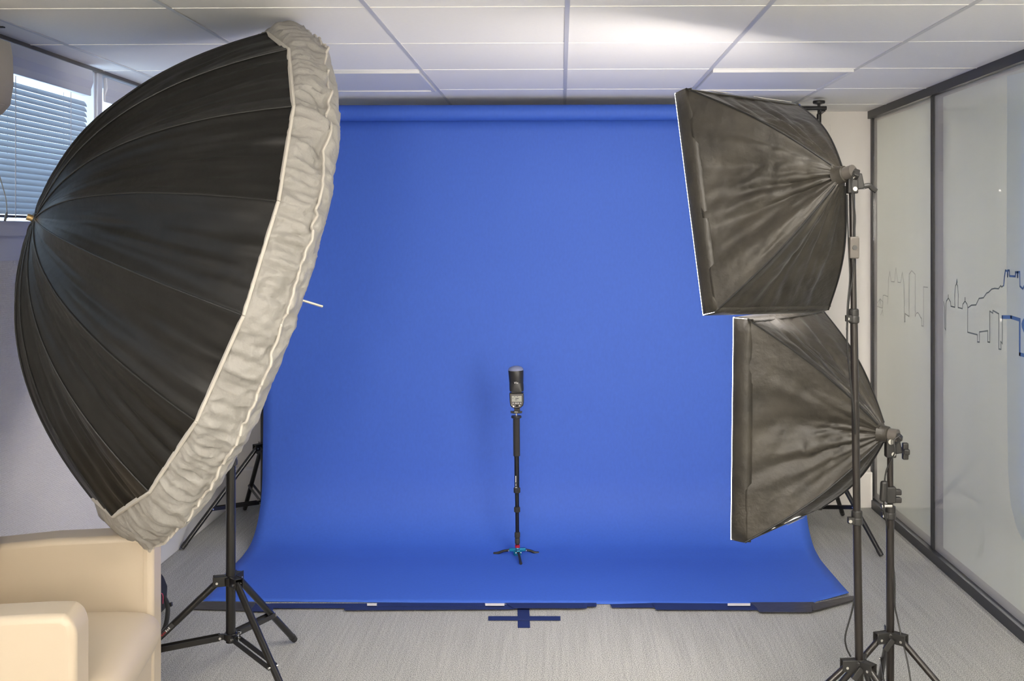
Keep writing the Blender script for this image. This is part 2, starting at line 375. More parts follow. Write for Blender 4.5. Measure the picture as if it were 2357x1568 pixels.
def cA(l): return [(1990+x/6.029, 600+y/6.029) for x, y in l]
def cB(l): return [(2150+x/5.807, 590+y/5.807) for x, y in l]
strokes([cA(l) for l in (
    [(176, 590), (215, 530), (255, 575), (250, 660), (176, 637)], [(215, 530), (190, 637)], [(215, 530), (215, 645)], [(215, 530), (238, 655)],
    [(250, 650), (255, 485), (275, 480), (325, 500), (320, 600)],
    [(325, 500), (330, 270), (350, 150), (370, 290), (415, 295), (435, 100), (460, 300), (500, 305), (523, 165), (545, 320), (550, 550), (555, 850), (564, 850), (562, 735), (617, 778), (617, 190), (655, 140), (702, 190), (702, 778), (720, 730), (740, 722), (760, 750), (780, 795), (790, 800), (790, 905), (817, 910), (817, 365), (876, 372)],
    [(250, 680), (225, 755)], [(250, 690), (255, 765)])], .0045, 'line_s', 'skyline_print', gp)
strokes([cB(l) for l in (
    [(128, 610), (140, 680), (143, 960), (155, 985), (158, 640), (165, 600), (190, 560), (190, 520), (190, 560), (200, 575), (218, 610), (225, 668), (278, 682), (276, 520), (285, 400), (298, 370), (304, 310), (310, 345), (304, 370), (316, 400), (322, 520), (320, 685), (378, 700), (385, 640), (414, 600), (414, 555), (414, 600), (440, 640), (450, 690)],
    [(450, 690), (448, 1015), (578, 1050), (580, 1145), (607, 1148), (607, 1012), (717, 997), (717, 1145), (745, 1150), (745, 735), (785, 760), (785, 725), (865, 770), (865, 1240), (895, 1245), (892, 1140), (912, 1170), (912, 800)],
    [(450, 690), (500, 655), (560, 650), (600, 565), (660, 555), (700, 495), (730, 480), (770, 440), (810, 430), (860, 435), (890, 395), (905, 410), (930, 390)])], .0058, 'line_g', 'skyline_print', gp)
strokes([cB([(930, 390), (942, 270), (955, 190), (980, 200), (982, 270), (985, 190), (1005, 190), (1010, 265), (1085, 270), (1090, 215), (1112, 215), (1115, 280), (1120, 212), (1145, 212), (1148, 400), (1185, 435), (1202, 400)])], .008, 'line_b', 'skyline_print', gp)
strokes([cB([(912, 812), (1030, 815), (1145, 850), (1145, 1310), (1300, 1350), (1300, 900), (1500, 900)])], .014, 'line_b', 'skyline_print', gp)
bl = [atX(px, py, GX-.0027) for px, py in cB([(1168, 900), (1180, 860), (1230, 780), (1330, 760), (1400, 860), (1390, 980), (1300, 1050), (1200, 1020), (1172, 950)])]
MB().add(bl, [tuple(range(len(bl)))]).build('tree_print', 'line_b', gp, smooth=False, fix=False)
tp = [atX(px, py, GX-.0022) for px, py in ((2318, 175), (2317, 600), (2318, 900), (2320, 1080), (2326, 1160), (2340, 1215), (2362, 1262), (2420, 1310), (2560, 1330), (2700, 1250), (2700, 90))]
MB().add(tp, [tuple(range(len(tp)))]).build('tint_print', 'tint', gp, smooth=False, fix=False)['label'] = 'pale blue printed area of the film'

# ================================================================= BACKDROP
PL, PR, PY = -1.505, 1.21, 5.28
cl = MB(); prof = [(PY, 2.13), (PY, 1.6), (PY-.005, 1.1), (PY-.018, .62), (PY-.03, .40), (PY-.045, .25), (PY-.085, .145), (PY-.15, .07), (PY-.24, .022), (PY-.36, .004)]
prof = [V((0, a, b)) for a, b in prof]; fine = spline(prof, 6)
yf = {0: atZ(470, 1389).y, 1: atZ(1960, 1373).y}
yfm = atZ(1215, 1391).y; yfr = atZ(1885, 1387).y
def front_y(x):
    if x > 1.05: t = (x-1.05)/(PR-1.05); return yfr+(yf[1]-yfr)*t
    return yfm
NP = len(fine)
def pfn(u, v):
    x = PL+(PR-.025*max(0, 1-v*2)-PL)*u
    if v <= .8:
        k = v/.8*(NP-1); i = min(int(k), NP-2); q = fine[i].lerp(fine[i+1], k-i)
        wv = .0035*math.sin(x*2.1+q.z*1.3)*min(1, max(0, (2.0-q.z)))*min(1, q.z*2)
        return (x, q.y+wv, max(q.z, .003)+0)
    t = (v-.8)/.2; y0 = fine[-1].y; z = .003+.0012*math.sin(x*5+t*3)*math.sin(PI*t)
    if x > 1.08: z += .012*t*t*(x-1.08)/(PR-1.08)
    return (x, y0+(front_y(x)-y0)*t, z)
cl.grid(pfn, 54, 70)
bd = thing('paper_backdrop', 'bright blue seamless paper backdrop sweeping from roll onto the carpet', 'backdrop', (-.15, PY, 0))
cl.build('paper_sheet', 'paper', bd, solid=.0012)
MB().tube([(PL, PY-.040, 2.133), (PR-.025, PY-.040, 2.133)], .0395, 40).build('paper_roll', 'paper', bd)
XR, XL, SY = atY(1885, 300, 5.33).x, atY(607, 900, 5.36).x, 5.33
BZ = 2.152
tag(MB().cyl((XL-.05, PY-.040, BZ), (atY(1902, 250, 5.24).x, PY-.040, BZ), .0105, 20).build('crossbar', 'blk'), 'black crossbar carrying the blue paper roll below the ceiling', 'crossbar')

def rot2(v, a): c, s = math.cos(a), math.sin(a); return V((v.x*c-v.y*s, v.x*s+v.y*c, 0))
def stand(label, cat_label, base, top, hub_z, low_z, foot, r_pole, collars, r_leg, m, brace_f=.6, foot_over=None, top_r=None, knob=True, name='light_stand', pole_end=None, group=None, bar_brace=True, split=None, sticker=False):
    base = V(base); top = V(top); t = thing(name, label, cat_label, base, group); ax = (top-base).normalized()
    def on(z): return base+(top-base)*(z/top.z)
    # telescoping pole sections, widest at the bottom
    zs = [pole_end if pole_end is not None else low_z-.02]+[c for c in collars]+[top.z]; nr = len(zs)-1
    for i in range(nr):
        r = r_pole[i] if i < len(r_pole) else r_pole[-1]
        MB().cyl(on(zs[i]-(.03 if i else 0)), on(zs[i+1]), r, 24).build('pole_section', m, t)
    for i, c in enumerate(collars):
        r = r_pole[i]; k = MB().lathe(on(c-.021), ax, [(r*1.05, 0), (r*1.38, .003), (r*1.42, .018), (r*1.25, .022), (r*1.32, .026), (r*1.30, .040), (r*1.0, .043)], 24)
        k.obox(on(c-.006)+V((-r*1.6, -r*.5, 0)), (1, 0, 0), (0, 1, 0), UP, r*1.5, r*1.4, .018)
        co = k.build('locking_collar', 'blk_pl', t, bevel=.001)
        kc = on(c-.006)+V((-r*2.0, -r*1.2, 0)); MB().cyl(kc, kc+V((0, -r*.5, 0)), r*.42, 12).build('screw', 'steel', co)
    # hub
    r0 = r_pole[0]; angs = []
    f0 = V(foot)-base; f0.z = 0
    h = MB().lathe(on(hub_z-.016), ax, [(r0*1.05, 0), (r0*1.5, .002), (r0*1.55, .026), (r0*1.02, .032)], 24)
    dirs = [rot2(f0, k*2*PI/3) for k in range(3)] if foot_over is None else [V((*q, 0))-V((base.x, base.y, 0)) for q in foot_over]
    for d in dirs:
        n = d.normalized(); s = UP.cross(n)
        for q in (-1, 1): h.obox(on(hub_z)+n*(r0+.018)+s*q*(r_leg+.002), n, s, UP, .046, .003, .032)
        h.obox(on(hub_z+.013)+n*(r0+.016), n, s, UP, .042, r_leg*2+.006, .003)
    hb = h.build('hub', 'blk_pl' if m != 'blk' else 'blk', t, bevel=.0008, seg=1)
    lc = MB().lathe(on(low_z-.012), ax, [(r0*1.04, 0), (r0*1.4, .002), (r0*1.4, .022), (r0*1.04, .024)], 24)
    for d in dirs:
        n = d.normalized(); s = UP.cross(n); lc.obox(on(low_z)+n*(r0+.010), n, s, UP, .028, r_leg*1.1, .018)
    lc.build('lower_collar', 'blk_pl' if m != 'blk' else 'blk', t, bevel=.0008, seg=1)
    for d in dirs:
        n = d.normalized(); s = UP.cross(n); a = on(hub_z-.004)+n*(r0+.026); f = V((base.x, base.y, 0))+d; f.z = r_leg*.9
        lg = MB().tube([a, a.lerp(f, .96)], r_leg, 18).build('leg', m, t)
        MB().tube([a.lerp(f, .95), f], [r_leg*1.12, r_leg*1.0], 18).build('rubber_foot', 'blk_pl', lg)
        j = a.lerp(f, brace_f); lo = on(low_z)+n*(r0+.018); out = (f-a).normalized()
        br = MB()
        for q in (-1, 1): br.bar(lo+s*q*(r_leg+.0015), j+s*q*(r_leg+.0015), .0025, r_leg*1.5)
        bo = br.build('brace', m, t, smooth=False)
        for c in (a+n*.002, lo, j): MB().cyl(c-s*(r_leg+.0055), c+s*(r_leg+.0055), .0042, 10).build('rivet', 'steel', bo)
    if knob:
        kp = on(hub_z+.004)+V((-r0*.6, -r0*1.4, -.012)); kb = MB().cyl(on(hub_z), kp, .005, 10)
        kb.obox(kp+V((-.004, -.006, -.010)), V((.6, 0, .8)), (0, 1, 0), V((-.8, 0, .6)), .040, .010, .017)
        kb.build('clamp_knob', 'blk_pl', t, bevel=.003)
    return t, on
# backdrop stands
fl = atZ(419, 1267)
sL, onL = stand('black backdrop stand at left end of the blue paper', 'backdrop stand', (XL, 5.36, 0), (XL, 5.36, BZ-.02), .433, .150, fl, [.016, .0135], [1.22], .0115, 'blk', .62, name='backdrop_stand',
    foot_over=[(fl.x, fl.y), (-1.745, 5.74), (XL+.40, 5.47)], knob=True, group='backdrop stands')
fr_ = atZ(2029, 1284)
sR, onR = stand('black backdrop stand with knob on top, beside the white back wall', 'backdrop stand', (XR, SY, 0), (XR, SY, BZ-.02), .433, .150, fr_, [.016, .0135, .0115], [1.1, 1.75], .0115, 'blk', .55, name='backdrop_stand', group='backdrop stands')
for st, on, X, Y in ((sL, onL, XL, 5.36), (sR, onR, XR, SY)):
    k = MB().cyl((X, Y, BZ-.03), (X, Y, BZ+.035), .0075, 14); k.build('spigot', 'blk', st)
    MB().lathe((X, Y, BZ+.030), UP, [(.012, 0), (.029, .004), (.031, .012), (.029, .018), (.01, .020)], 24).build('top_knob', 'blk_pl', st)
    MB().bar((X, Y, BZ-.02), (X, PY-.042, BZ-.013), .02, .006).build('bar_hook', 'blk', st)
# tape along the front edge of the paper
def tape(px4, m, label, z=.006, th=.0012, name='tape_strip'):
    poly = [atZ(px, py, z) for px, py in px4]
    o = MB().prism(poly, (0, 0, -th)).build(name, m, smooth=False); tag(o, label, 'tape', 'tape along the front edge of the paper'); return o
def tq(x0, x1, y0, y1, sk=0, sk2=0): return [(x0, y0), (x1, y0), (x1+sk2, y1), (x0+sk, y1)]
tape([(452, 1388), (470, 1385.5), (602, 1387), (596, 1407), (440, 1402)], 'gtape', 'wrinkled black tape at the left front corner of the paper, behind stand legs', .0066)
tape([(590, 1387.5), (632, 1391), (627, 1408), (575, 1407)], 'navy', 'short navy tape piece overlapping the black tape at left', .0085)
tape(tq(622, 846, 1389, 1400), 'navy', 'thin navy tape strip between the left stand and the paper gap', .0070)
tape([(796, 1395), (1192, 1391.5), (1186, 1401.5), (1170, 1402.5), (792, 1404.5)], 'navy', 'long navy tape strip ending left of the tape cross', .0088)
tape(tq(868, 1116, 1388, 1396), 'navy', 'narrow navy tape strip between two white paper gaps', .0104)
tape(tq(1162, 1352, 1388, 1400, 20, -1), 'navy', 'navy tape strip above the tape cross', .0110)
tape(tq(1351, 1373, 1388, 1396), 'navy', 'tiny navy tape end piece right of the cross', .0100)
tape([(1404, 1391), (1506, 1388), (1512, 1398.5), (1409, 1398.5)], 'navy', 'short navy tape strip right of the bare paper edge', .0070)
tape([(1500, 1388), (1755, 1390), (1757, 1404), (1510, 1403.5)], 'navy', 'long navy tape strip right of centre on the paper edge', .0088)
tape([(1726, 1386.5), (1872, 1386), (1878, 1391), (1868, 1409), (1748, 1409), (1742, 1399)], 'gtape', 'dark shiny tape at right end of the paper edge', .0106)
tape([(1868, 1391), (1884, 1387), (1958, 1372), (1969, 1372), (1962, 1382), (1872, 1406)], 'gtape', 'black tape over the right front corner of the paper', .0128, .004)
for (a, b, lb) in ((845, 867, 'small bare white paper edge left of the tape middle'), (1117, 1161, 'bare white paper edge just left of the tape cross'), (1675, 1727, 'bare white paper edge in the right half of the tape')):
    o = tape(tq(a, b, 1389, 1394), 'papback', lb, .0135, name='paper_edge_flap'); o['category'] = 'paper flap'; o['group'] = 'bare paper edges'
tape([(1191, 1391), (1218, 1391), (1220, 1445), (1192, 1445)], 'navy', 'wide navy tape strip of the floor cross, pointing to the camera', .0020, name='floor_marking')['group'] = 'floor cross'
tape([(1124, 1418.5), (1290, 1418.5), (1290, 1428), (1124, 1428)], 'navy', 'narrow navy crosswise tape strip of the floor cross', .0036, name='floor_marking')['group'] = 'floor cross'

# ================================================================= MONOPOD AND FLASH
mb0 = atZ(1191, 1279, .004); MY = mb0.y
mp = thing('monopod', 'black monopod with teal three-legged base on the blue paper', 'monopod', (mb0.x, mb0.y, .004))
def mc(py, px=None):        # point on monopod axis for a pixel row
    x = px if px is not None else 1187.6+(py-850)*(3.6/430); return atY(x, py, MY)
kx = MY/FP
def seg(y0, y1, wpx, name, m, prof=None, par=mp, n=24):
    a, b = mc(y1), mc(y0); r = wpx*kx/2
    if prof: h = (b-a).length; return MB().lathe(a, b-a, [(r*p, h*q) for p, q in prof], n).build(name, m, par)
    return MB().cyl(a, b, r, n).build(name, m, par)
CP = [(.75, 0), (1, .12), (1, .88), (.8, 1)]
seg(957, 962.5, 24, 'top_plate', 'blk_pl', [(.9, 0), (1, .2), (1, .8), (.9, 1)])
seg(961, 1050, 15.4, 'foam_grip', 'foam', [(.9, 0), (1, .01), (1, .99), (.9, 1)])
seg(1049, 1123, 11.2, 'pole_section', 'blk'); seg(1133, 1168, 9.4, 'pole_section', 'blk'); seg(1178, 1226, 8.6, 'pole_section', 'blk'); seg(1249, 1257, 6.5, 'pole_section', 'blk')
for a, b, w in ((1122, 1135, 15.4), (1167, 1179.5, 14), (1225, 1238.5, 12.6), (1238.5, 1252, 11.6)): seg(a, b, w, 'twist_lock', 'foam', CP)
seg(1254, 1260.5, 11.4, 'red_ring', 'red')
seg(1260, 1277, 15, 'base_hub', 'teal', [(1.25, 0), (1.3, .45), (.9, .7), (.7, 1)])
for tip in (atZ(1136, 1273, .012), atZ(1240, 1271.5, .012), atZ(1199, 1296, .012)):
    d = tip-mc(1268); d.z = 0; n = d.normalized(); s = UP.cross(n); h0 = mc(1267)+n*.010
    MB().obox(h0+n*.012+UP*.002, n, s, UP, .034, .017, .015).build('leg_bracket', 'teal', mp, bevel=.003)
    MB().tube(spline([h0+n*.022, h0.lerp(tip, .55)+UP*.003, tip-n*.018-UP*.001, tip-UP*.003], 3), [.0062]*6+[.0072]*3+[.0066], 12).build('leg', 'blk_pl', mp)
    for q in (-1, 1): MB().cyl(h0+n*.03+s*q*.010, h0+n*.03+s*q*.0135, .0035, 10).build('bolt', 'steel', mp)
# tiny vertical print on the pole
pw = 5.6*kx
for (y0, y1, dx, w) in ((1094.5, 1109.5, -2.2, 1.6), (1112, 1114.5, -2.0, 1.4), (1115, 1118, -2.0, 1.4), (1120.5, 1122, -1.5, 4.4)):
    a, b = mc(y1), mc(y0); c = (a+b)/2+V((dx*kx, -.0118 if w < 3 else -.0114, 0)); MB().obox(c, (1, 0, 0), (0, 1, 0), UP, w*kx, .0012, (b-a).length).build('pole_print', 'print_w', mp, smooth=False)
# clamp bracket between the monopod and the flash
cb = thing('flash_bracket', 'small black cold shoe with wing screws under the flash', 'bracket', mc(957))
MB().cyl(mc(957.5), mc(950), 2.2*kx, 12).build('stud', 'steel', cb)
MB().box(mc(951.5)+V((-8*kx, -.012, 0)), mc(946.5)+V((8*kx, .012, 0))).build('shoe', 'blk', cb, bevel=.001)
for q in (-1, 1):
    MB().prism([mc(952)+V((q*7.5*kx, -.004, 0)), mc(949)+V((q*13*kx, -.004, -.004)), mc(946)+V((q*13.5*kx, -.004, 0)), mc(946.5)+V((q*7.5*kx, -.004, 0))], (0, .008, 0)).build('wing_screw', 'blk_pl', cb, smooth=False, bevel=.001)
MB().obox(mc(947.5)+V((0, -.0128, 0)), (1, 0, 0), (0, 1, 0), UP, 8*kx, .0015, .002).build('locking_plate', 'steel', cb, smooth=False)
# the flash
fl_ = thing('camera_flash', 'black round-head camera flash with grey screen on the monopod', 'camera flash', mc(947))
def px3(px, py, dy=0): p = atY(px, py, MY+dy); return p
def rbox(name, m, x0, x1, y0, y1, d0, d1, par, bev, sub=None):
    a, b = px3(x0, y1), px3(x1, y0); return MB().box((a.x, MY+d0, a.z), (b.x, MY+d1, b.z)).build(name, m, par, bevel=bev, seg=4)
MB().box(px3(1183.5, 947)+V((0, -.01, 0)), px3(1197, 939.5)+V((0, .012, 0))).build('hot_shoe_foot', 'blk', fl_, bevel=.0015)
# body: rounded lower outline
def outl(pts, d0, d1, name, m, par, bev):
    return MB().prism([px3(x, y)+V((0, d0, 0)) for x, y in pts], (0, d1-d0, 0)).build(name, m, par, bevel=bev, seg=3)
bo = [(1172.8, 903.5), (1205.4, 903.5), (1206, 925), (1204.5, 932), (1200, 936.5), (1193, 938.8), (1186, 939), (1179.5, 937), (1175.5, 932.5), (1174, 925)]
body = outl(bo, -.026, .026, 'body', 'blk', fl_, .003)
pan = [(1175.5, 905.5), (1203.5, 905.5), (1204, 925), (1202.5, 931), (1198.5, 935), (1192, 937), (1186.5, 937), (1180.5, 935), (1177, 930.5), (1176, 924)]
outl(pan, -.0275, -.0262, 'control_panel', 'gry_pl', body, .0004)
outl([(1177.2, 907.5), (1202.6, 907.5), (1202.8, 924.5), (1177.6, 924.5)], -.0282, -.0276, 'screen_bezel', 'dark', body, 0)
scn = outl([(1178.6, 909), (1201.2, 909), (1201.4, 923), (1178.8, 923)], -.0288, -.0283, 'lcd_screen', 'lcd', body, 0)
for (x0, x1, y, h) in ((1184, 1187, 911, 1), (1190, 1193, 911, 1), (1180, 1182, 915.3, 1), (1187, 1194.5, 915.3, 1.8), (1186, 1191, 918.6, 1.2)):
    outl([(x0, y-h/2), (x1, y-h/2), (x1, y+h/2), (x0, y+h/2)], -.0291, -.0289, 'screen_mark', 'dark', scn, 0)
def btn(px, py, r, m='print_w'): c = px3(px, py); MB().cyl(c+V((0, -.0276, 0)), c+V((0, -.0290, 0)), r*kx, 14).build('button', m, body)
for x in (1181.7, 1187, 1190.3, 1193.8, 1199): btn(x, 926.3, 1.1)
btn(1182.6, 933.5, 2.0); btn(1179, 930.5, .9); btn(1196.6, 932, 1.2); btn(1190.6, 932.5, 3.6, 'dark'); btn(1190.6, 932.5, 1.6, 'gry_pl'); btn(1201, 931, 1.6, 'dark')
# neck, hinge and head
outl([(1177, 898), (1200, 898), (1201, 904), (1177.5, 904)], -.018, .018, 'neck', 'blk_pl', fl_, .002)
hd = MB(); c0, c1 = px3(1189.3, 900.5), px3(1187.3, 852); ax = (c1-c0); h = ax.length; w = 16.4*kx
n = 40; prf = [(.80, 0), (.97, .02), (1.0, .10), (1.0, .36), (.965, .40), (1.0, .44), (1.04, .70), (1.08, .97), (1.05, 1.0)]
k0 = len(hd.v)
for rr, q in prf:
    sq = 1-min(1, q/.45)*1.0  # squarer low down, round at top
    for j in range(n):
        t = 2*PI*j/n; e = .5*sq+1*(1-sq); cx_, sy_ = math.cos(t), math.sin(t)
        X = math.copysign(abs(cx_)**e, cx_)*w*rr; Y = math.copysign(abs(sy_)**e, sy_)*w*rr*(1 if sq == 0 else .92)
        hd.v.append(c0+ax*q+V((X, Y, 0)))
for i in range(len(prf)-1):
    for j in range(n): hd.f.append((i*n+j, i*n+(j+1) % n, (i+1)*n+(j+1) % n, (i+1)*n+j))
hd.f.append(tuple(range(n))[::-1]); hd.f.append(tuple((len(prf)-1)*n+j for j in range(n)))
head = hd.build('flash_head', 'blk_pl', fl_, auto=50)
MB().lathe(px3(1187.3, 852.5), ax, [(.036, 0), (.035, .006), (.030, .013), (.020, .018), (.008, .0205), (.001, .021)], 32).build('diffuser_dome', 'dome', fl_)
text_mesh('model_marking', 'V1c', .0125, 'print_w', head, px3(1188.8, 879.3)+V((0, -w*1.035, 0)), (1, 0, .02), (0, 0, 1), bold=.0003)

# ================================================================= UMBRELLA
UC = V((-1.186, 3.235, 1.4348)); phi, psi, UR, UH = .589, .3166, .7695, .432
un = V((math.cos(phi)*math.cos(psi), math.sin(phi)*math.cos(psi), -math.sin(psi))); us = UP.cross(un).normalized(); uu = un.cross(us)
def rim(t, r=UR, h=0): return UC+uu*(math.cos(t)*r)+us*(math.sin(t)*r)+un*h
best = min(range(3600), key=lambda i: (lambda q: (q[0]-637)**2+(q[1]-462)**2)(pix(rim(i*PI/1800)))); T0 = best*PI/1800
pb = atZ(530, 1480); UPY = 3.47; bx = atY(531, 1300, UPY).x
foot = atZ(678, 1479)
tip = UC-un*UH
um = thing('photo_umbrella', 'huge black parabolic umbrella with white diffuser skirt at left', 'umbrella', (UC.x, UC.y, UC.z-.8))
NRIB = 16; DT = 2*PI/NRIB
def uprof(v):                      # v 0 tip .. 1 rim -> radius factor, axial
    r = v; return r, -UH*(1-r**2.3)
def ribpt(t, v): r, h = uprof(v); return rim(t, UR*r, h)
def rdg(x): return 1-2.4*min(1, abs(x)*2.2)
def crease(seed, u, v):            # fabric folds fanning out from seam ends
    a = noise.noise(V((seed*3.1, u*7, v*1.3))); b = noise.noise(V((seed*5.7+9, u*16+v*2, v*2.4))); c = noise.noise(V((seed+40, u*4-v*6, v*5)))
    return a*.45+b*.25+c*.25+.22*rdg(noise.noise(V((seed*2.3+17, u*4.5+v*.8, v*1.1))))*v+.10*rdg(noise.noise(V((seed*4.1+31, u*9-v*2, v*2.2))))*v
cn = MB(); NU, NV = 30, 60
for k in range(NRIB):
    t0, t1 = T0+k*DT, T0+(k+1)*DT
    def fn(u, v, t0=t0, t1=t1, k=k):
        v = max(v, .012); a, b = ribpt(t0, v), ribpt(t1, v); p = a.lerp(b, u); e = math.sin(PI*u)
        inward = (UC+un*uprof(v)[1]-p); inward.normalize(); nn = (inward+un*.9*v).normalized()
        sag = .016*e*math.sin(PI*min(1, v*1.05))*1.2 + .010*e*v
        wr = .017*crease(k, u, v)*e**.7*(.2+v)
        return p+nn*(sag+wr)
    cn.grid(fn, NU, NV)
cn.build('canopy', 'black_fab', um, weld=.0004, auto=60)
for k in range(NRIB):
    t = T0+k*DT; MB().tube([ribpt(t, .03+.97*i/22)-un*.0012 for i in range(23)], .0024, 6).build('rib', 'seam', um)
# white piping along the rim
pts = []
for k in range(NRIB): 
    a, b = rim(T0+k*DT), rim(T0+(k+1)*DT)
    for i in range(6): pts.append(a.lerp(b, i/6))
pp = MB()
for k in range(NRIB):
    a, b = rim(T0+k*DT), rim(T0+(k+1)*DT); pp.bar(a+un*.004, b+un*.004, .014, .008, hint=un)
pp.build('piping', 'pipe_w', um, smooth=False, bevel=.002)
# skirt: gathered at the rim, folded over a cord to the front
def rdg(x): return 1-2.4*min(1, abs(x)*2.2)
def poly_r(t):                      # polygonal radius factor with corners at ribs
    w = ((t-T0) % DT)-DT/2; return math.cos(DT/2)/math.cos(w)
SK = [(1.0, .004), (1.010, .02), (1.010, .05), (1.005, .080), (1.0, .098), (1.004, .104), (.985, .122), (.950, .146), (.90, .160), (.84, .164)]
sk = MB(); NT = 720
def skf(u, v):
    t = u*2*PI; k = v*(len(SK)-1); i = min(int(k), len(SK)-2); f = k-i
    r = SK[i][0]*(1-f)+SK[i+1][0]*f; h = SK[i][1]*(1-f)+SK[i+1][1]*f
    pr = poly_r(t)*(1-.35*v)+.35*v*.995
    c, s_ = math.cos(t)*9, math.sin(t)*9
    gather = noise.noise(V((c*6.5, s_*6.5, v*1.5)))*.013*math.sin(PI*min(1, v*1.9+.05))+.004*rdg(noise.noise(V((c*1.7+3, s_*1.7, v*3))))+.003*rdg(noise.noise(V((c*3.2+3, s_*3.2+v*5, v*4))))
    dent = .007*rdg(noise.noise(V((c*.8+9, s_*.8, v*2.2))))*math.sin(PI*v)
    big = noise.noise(V((c*1.0, s_*1.0, v*1.5+3)))*.014*math.sin(PI*min(1, v*1.1)*.9)
    mid = noise.noise(V((c*2.6, s_*2.6, v*4+7)))*.011*math.sin(PI*min(1, v*1.05))
    lean = .022*v*(.5+.5*math.cos(t))       # top fabric pushed forward
    rr = UR*(r*pr)+gather+big*.6+mid*.6+dent
    p = rim(t, rr, h+lean+big*.35+mid*.4)
    low = max(0, -math.cos(t+.1)); p.z -= .075*low**1.2*math.sin(PI*min(1, v*.95)**.8); p += un*.035*low*v-us*0
    top_ = max(0, math.cos(t+.12))**5; p.z += .060*top_*math.sin(PI*min(1, v*.95)**.75); p += un*.040*top_*v; p.y -= .03*low*v
    lim = CEIL-.006
    if p.z > lim: p.z = lim
    return p
sk.grid(skf, NT, 36, close_u=True)
sk.build('diffuser_skirt', 'white_fab', um, auto=80)
def dfn(u, v):
    t = u*2*PI; r = .84*(1-v)+.012*v; sagd = .156-.03*math.sin(PI*v)*.8+.02*(1-v)*noise.noise(V((math.cos(t)*5, math.sin(t)*5, v*3)))
    lean = .022*(.5+.5*math.cos(t))*(1-v)
    pr = poly_r(t)*.65+.35*.995; p = rim(t, UR*r*(pr if v == 0 else (pr*(1-v)+v)), sagd+lean if v > 0 else .156+lean)
    if v == 0: return skf(u, 1)
    return p
MB().grid(dfn, NT//2, 16, close_u=True).build('front_diffuser', 'white_fab', um, auto=80)
# cord line seen on the skirt
cd = []
for i in range(NT+1):
    p = skf((i % NT)/NT, .53); q = skf((i % NT)/NT, .50); c = UC+un*.1; o_ = (p-c); o_ -= un*o_.dot(un); cd.append(p+o_.normalized()*.0025)
MB().tube(cd, .0038, 8, cap=False).build('elastic_hem', 'pipe_w', um)
# rod and tip
rod_end = None
for i in range(400):
    s_ = i*.004; 
    if pix(UC+un*s_)[0] >= 742: rod_end = UC+un*s_; break
MB().cyl(tip+un*.03, rod_end, .0042, 16).build('rod', 'rod', um)
MB().cyl(tip-un*.022, tip+un*.012, .0095, 20).build('tip_cap', 'brass', um)
MB().cyl(tip-un*.006, tip+un*.02, .016, 20, r2=.03).build('tip_collar', 'seam', um)
# stand of the umbrella, with its bracket
ptop = V((bx, UPY, 1.36))
fv = foot
stU, onU = stand('black umbrella tripod stand standing beside the cream armchair', 'light stand', (bx, UPY, 0), ptop, .372, .185, foot, [.0158, .0135], [atY(530, 1058, UPY).z], .0115, 'blk', .58, knob=False, pole_end=.165)
qd = min((i*.004 for i in range(200)), key=lambda s_: ((UC+un*s_)-V((bx, UPY, 1.36))).length); q = UC+un*qd
MB().bar(ptop-UP*.01, q-UP*.012, .03, .025, hint=V((0, 0, 1))).build('umbrella_bracket', 'blk_pl', stU, bevel=.003)
MB().cyl(q-un*.02-UP*.001, q+un*.02-UP*.001, .014, 14).build('umbrella_clamp', 'blk_pl', stU)
# red sticker on the left leg
LA = onU(.368); dirs = [rot2(V((foot.x-bx, foot.y-UPY, 0)), k*2*PI/3) for k in range(3)]
dl = min(dirs, key=lambda d: d.x); nl = dl.normalized(); la = LA+nl*.042; lf = V((bx, UPY, 0))+dl; lf.z = .0105
def legpt(px):
    return min((la.lerp(lf, i/400) for i in range(400)), key=lambda p: abs(pix(p)[0]-px))
A_, B_ = legpt(362), legpt(400); ld = (B_-A_).normalized(); sd = ld.cross(V((0, -1, 0))).normalized(); fd = sd.cross(ld)
if fd.y > 0: fd = -fd
if sd.z < 0: sd = -sd
mid = (A_+B_)/2+fd*.0118
stk = MB().obox(mid, ld, sd, fd, (B_-A_).length, .0125, .0012).build('brand_sticker', 'dark', stU, smooth=False)
for i in range(9):
    f = .06+.088*i; MB().obox(A_.lerp(B_, f)+fd*.0128+sd*random.uniform(-.001, .001), ld, sd, fd, .0035, random.uniform(.004, .0075), .0008).build('sticker_print', 'stick_r' if i < 6 else 'print_w', stk, smooth=False)

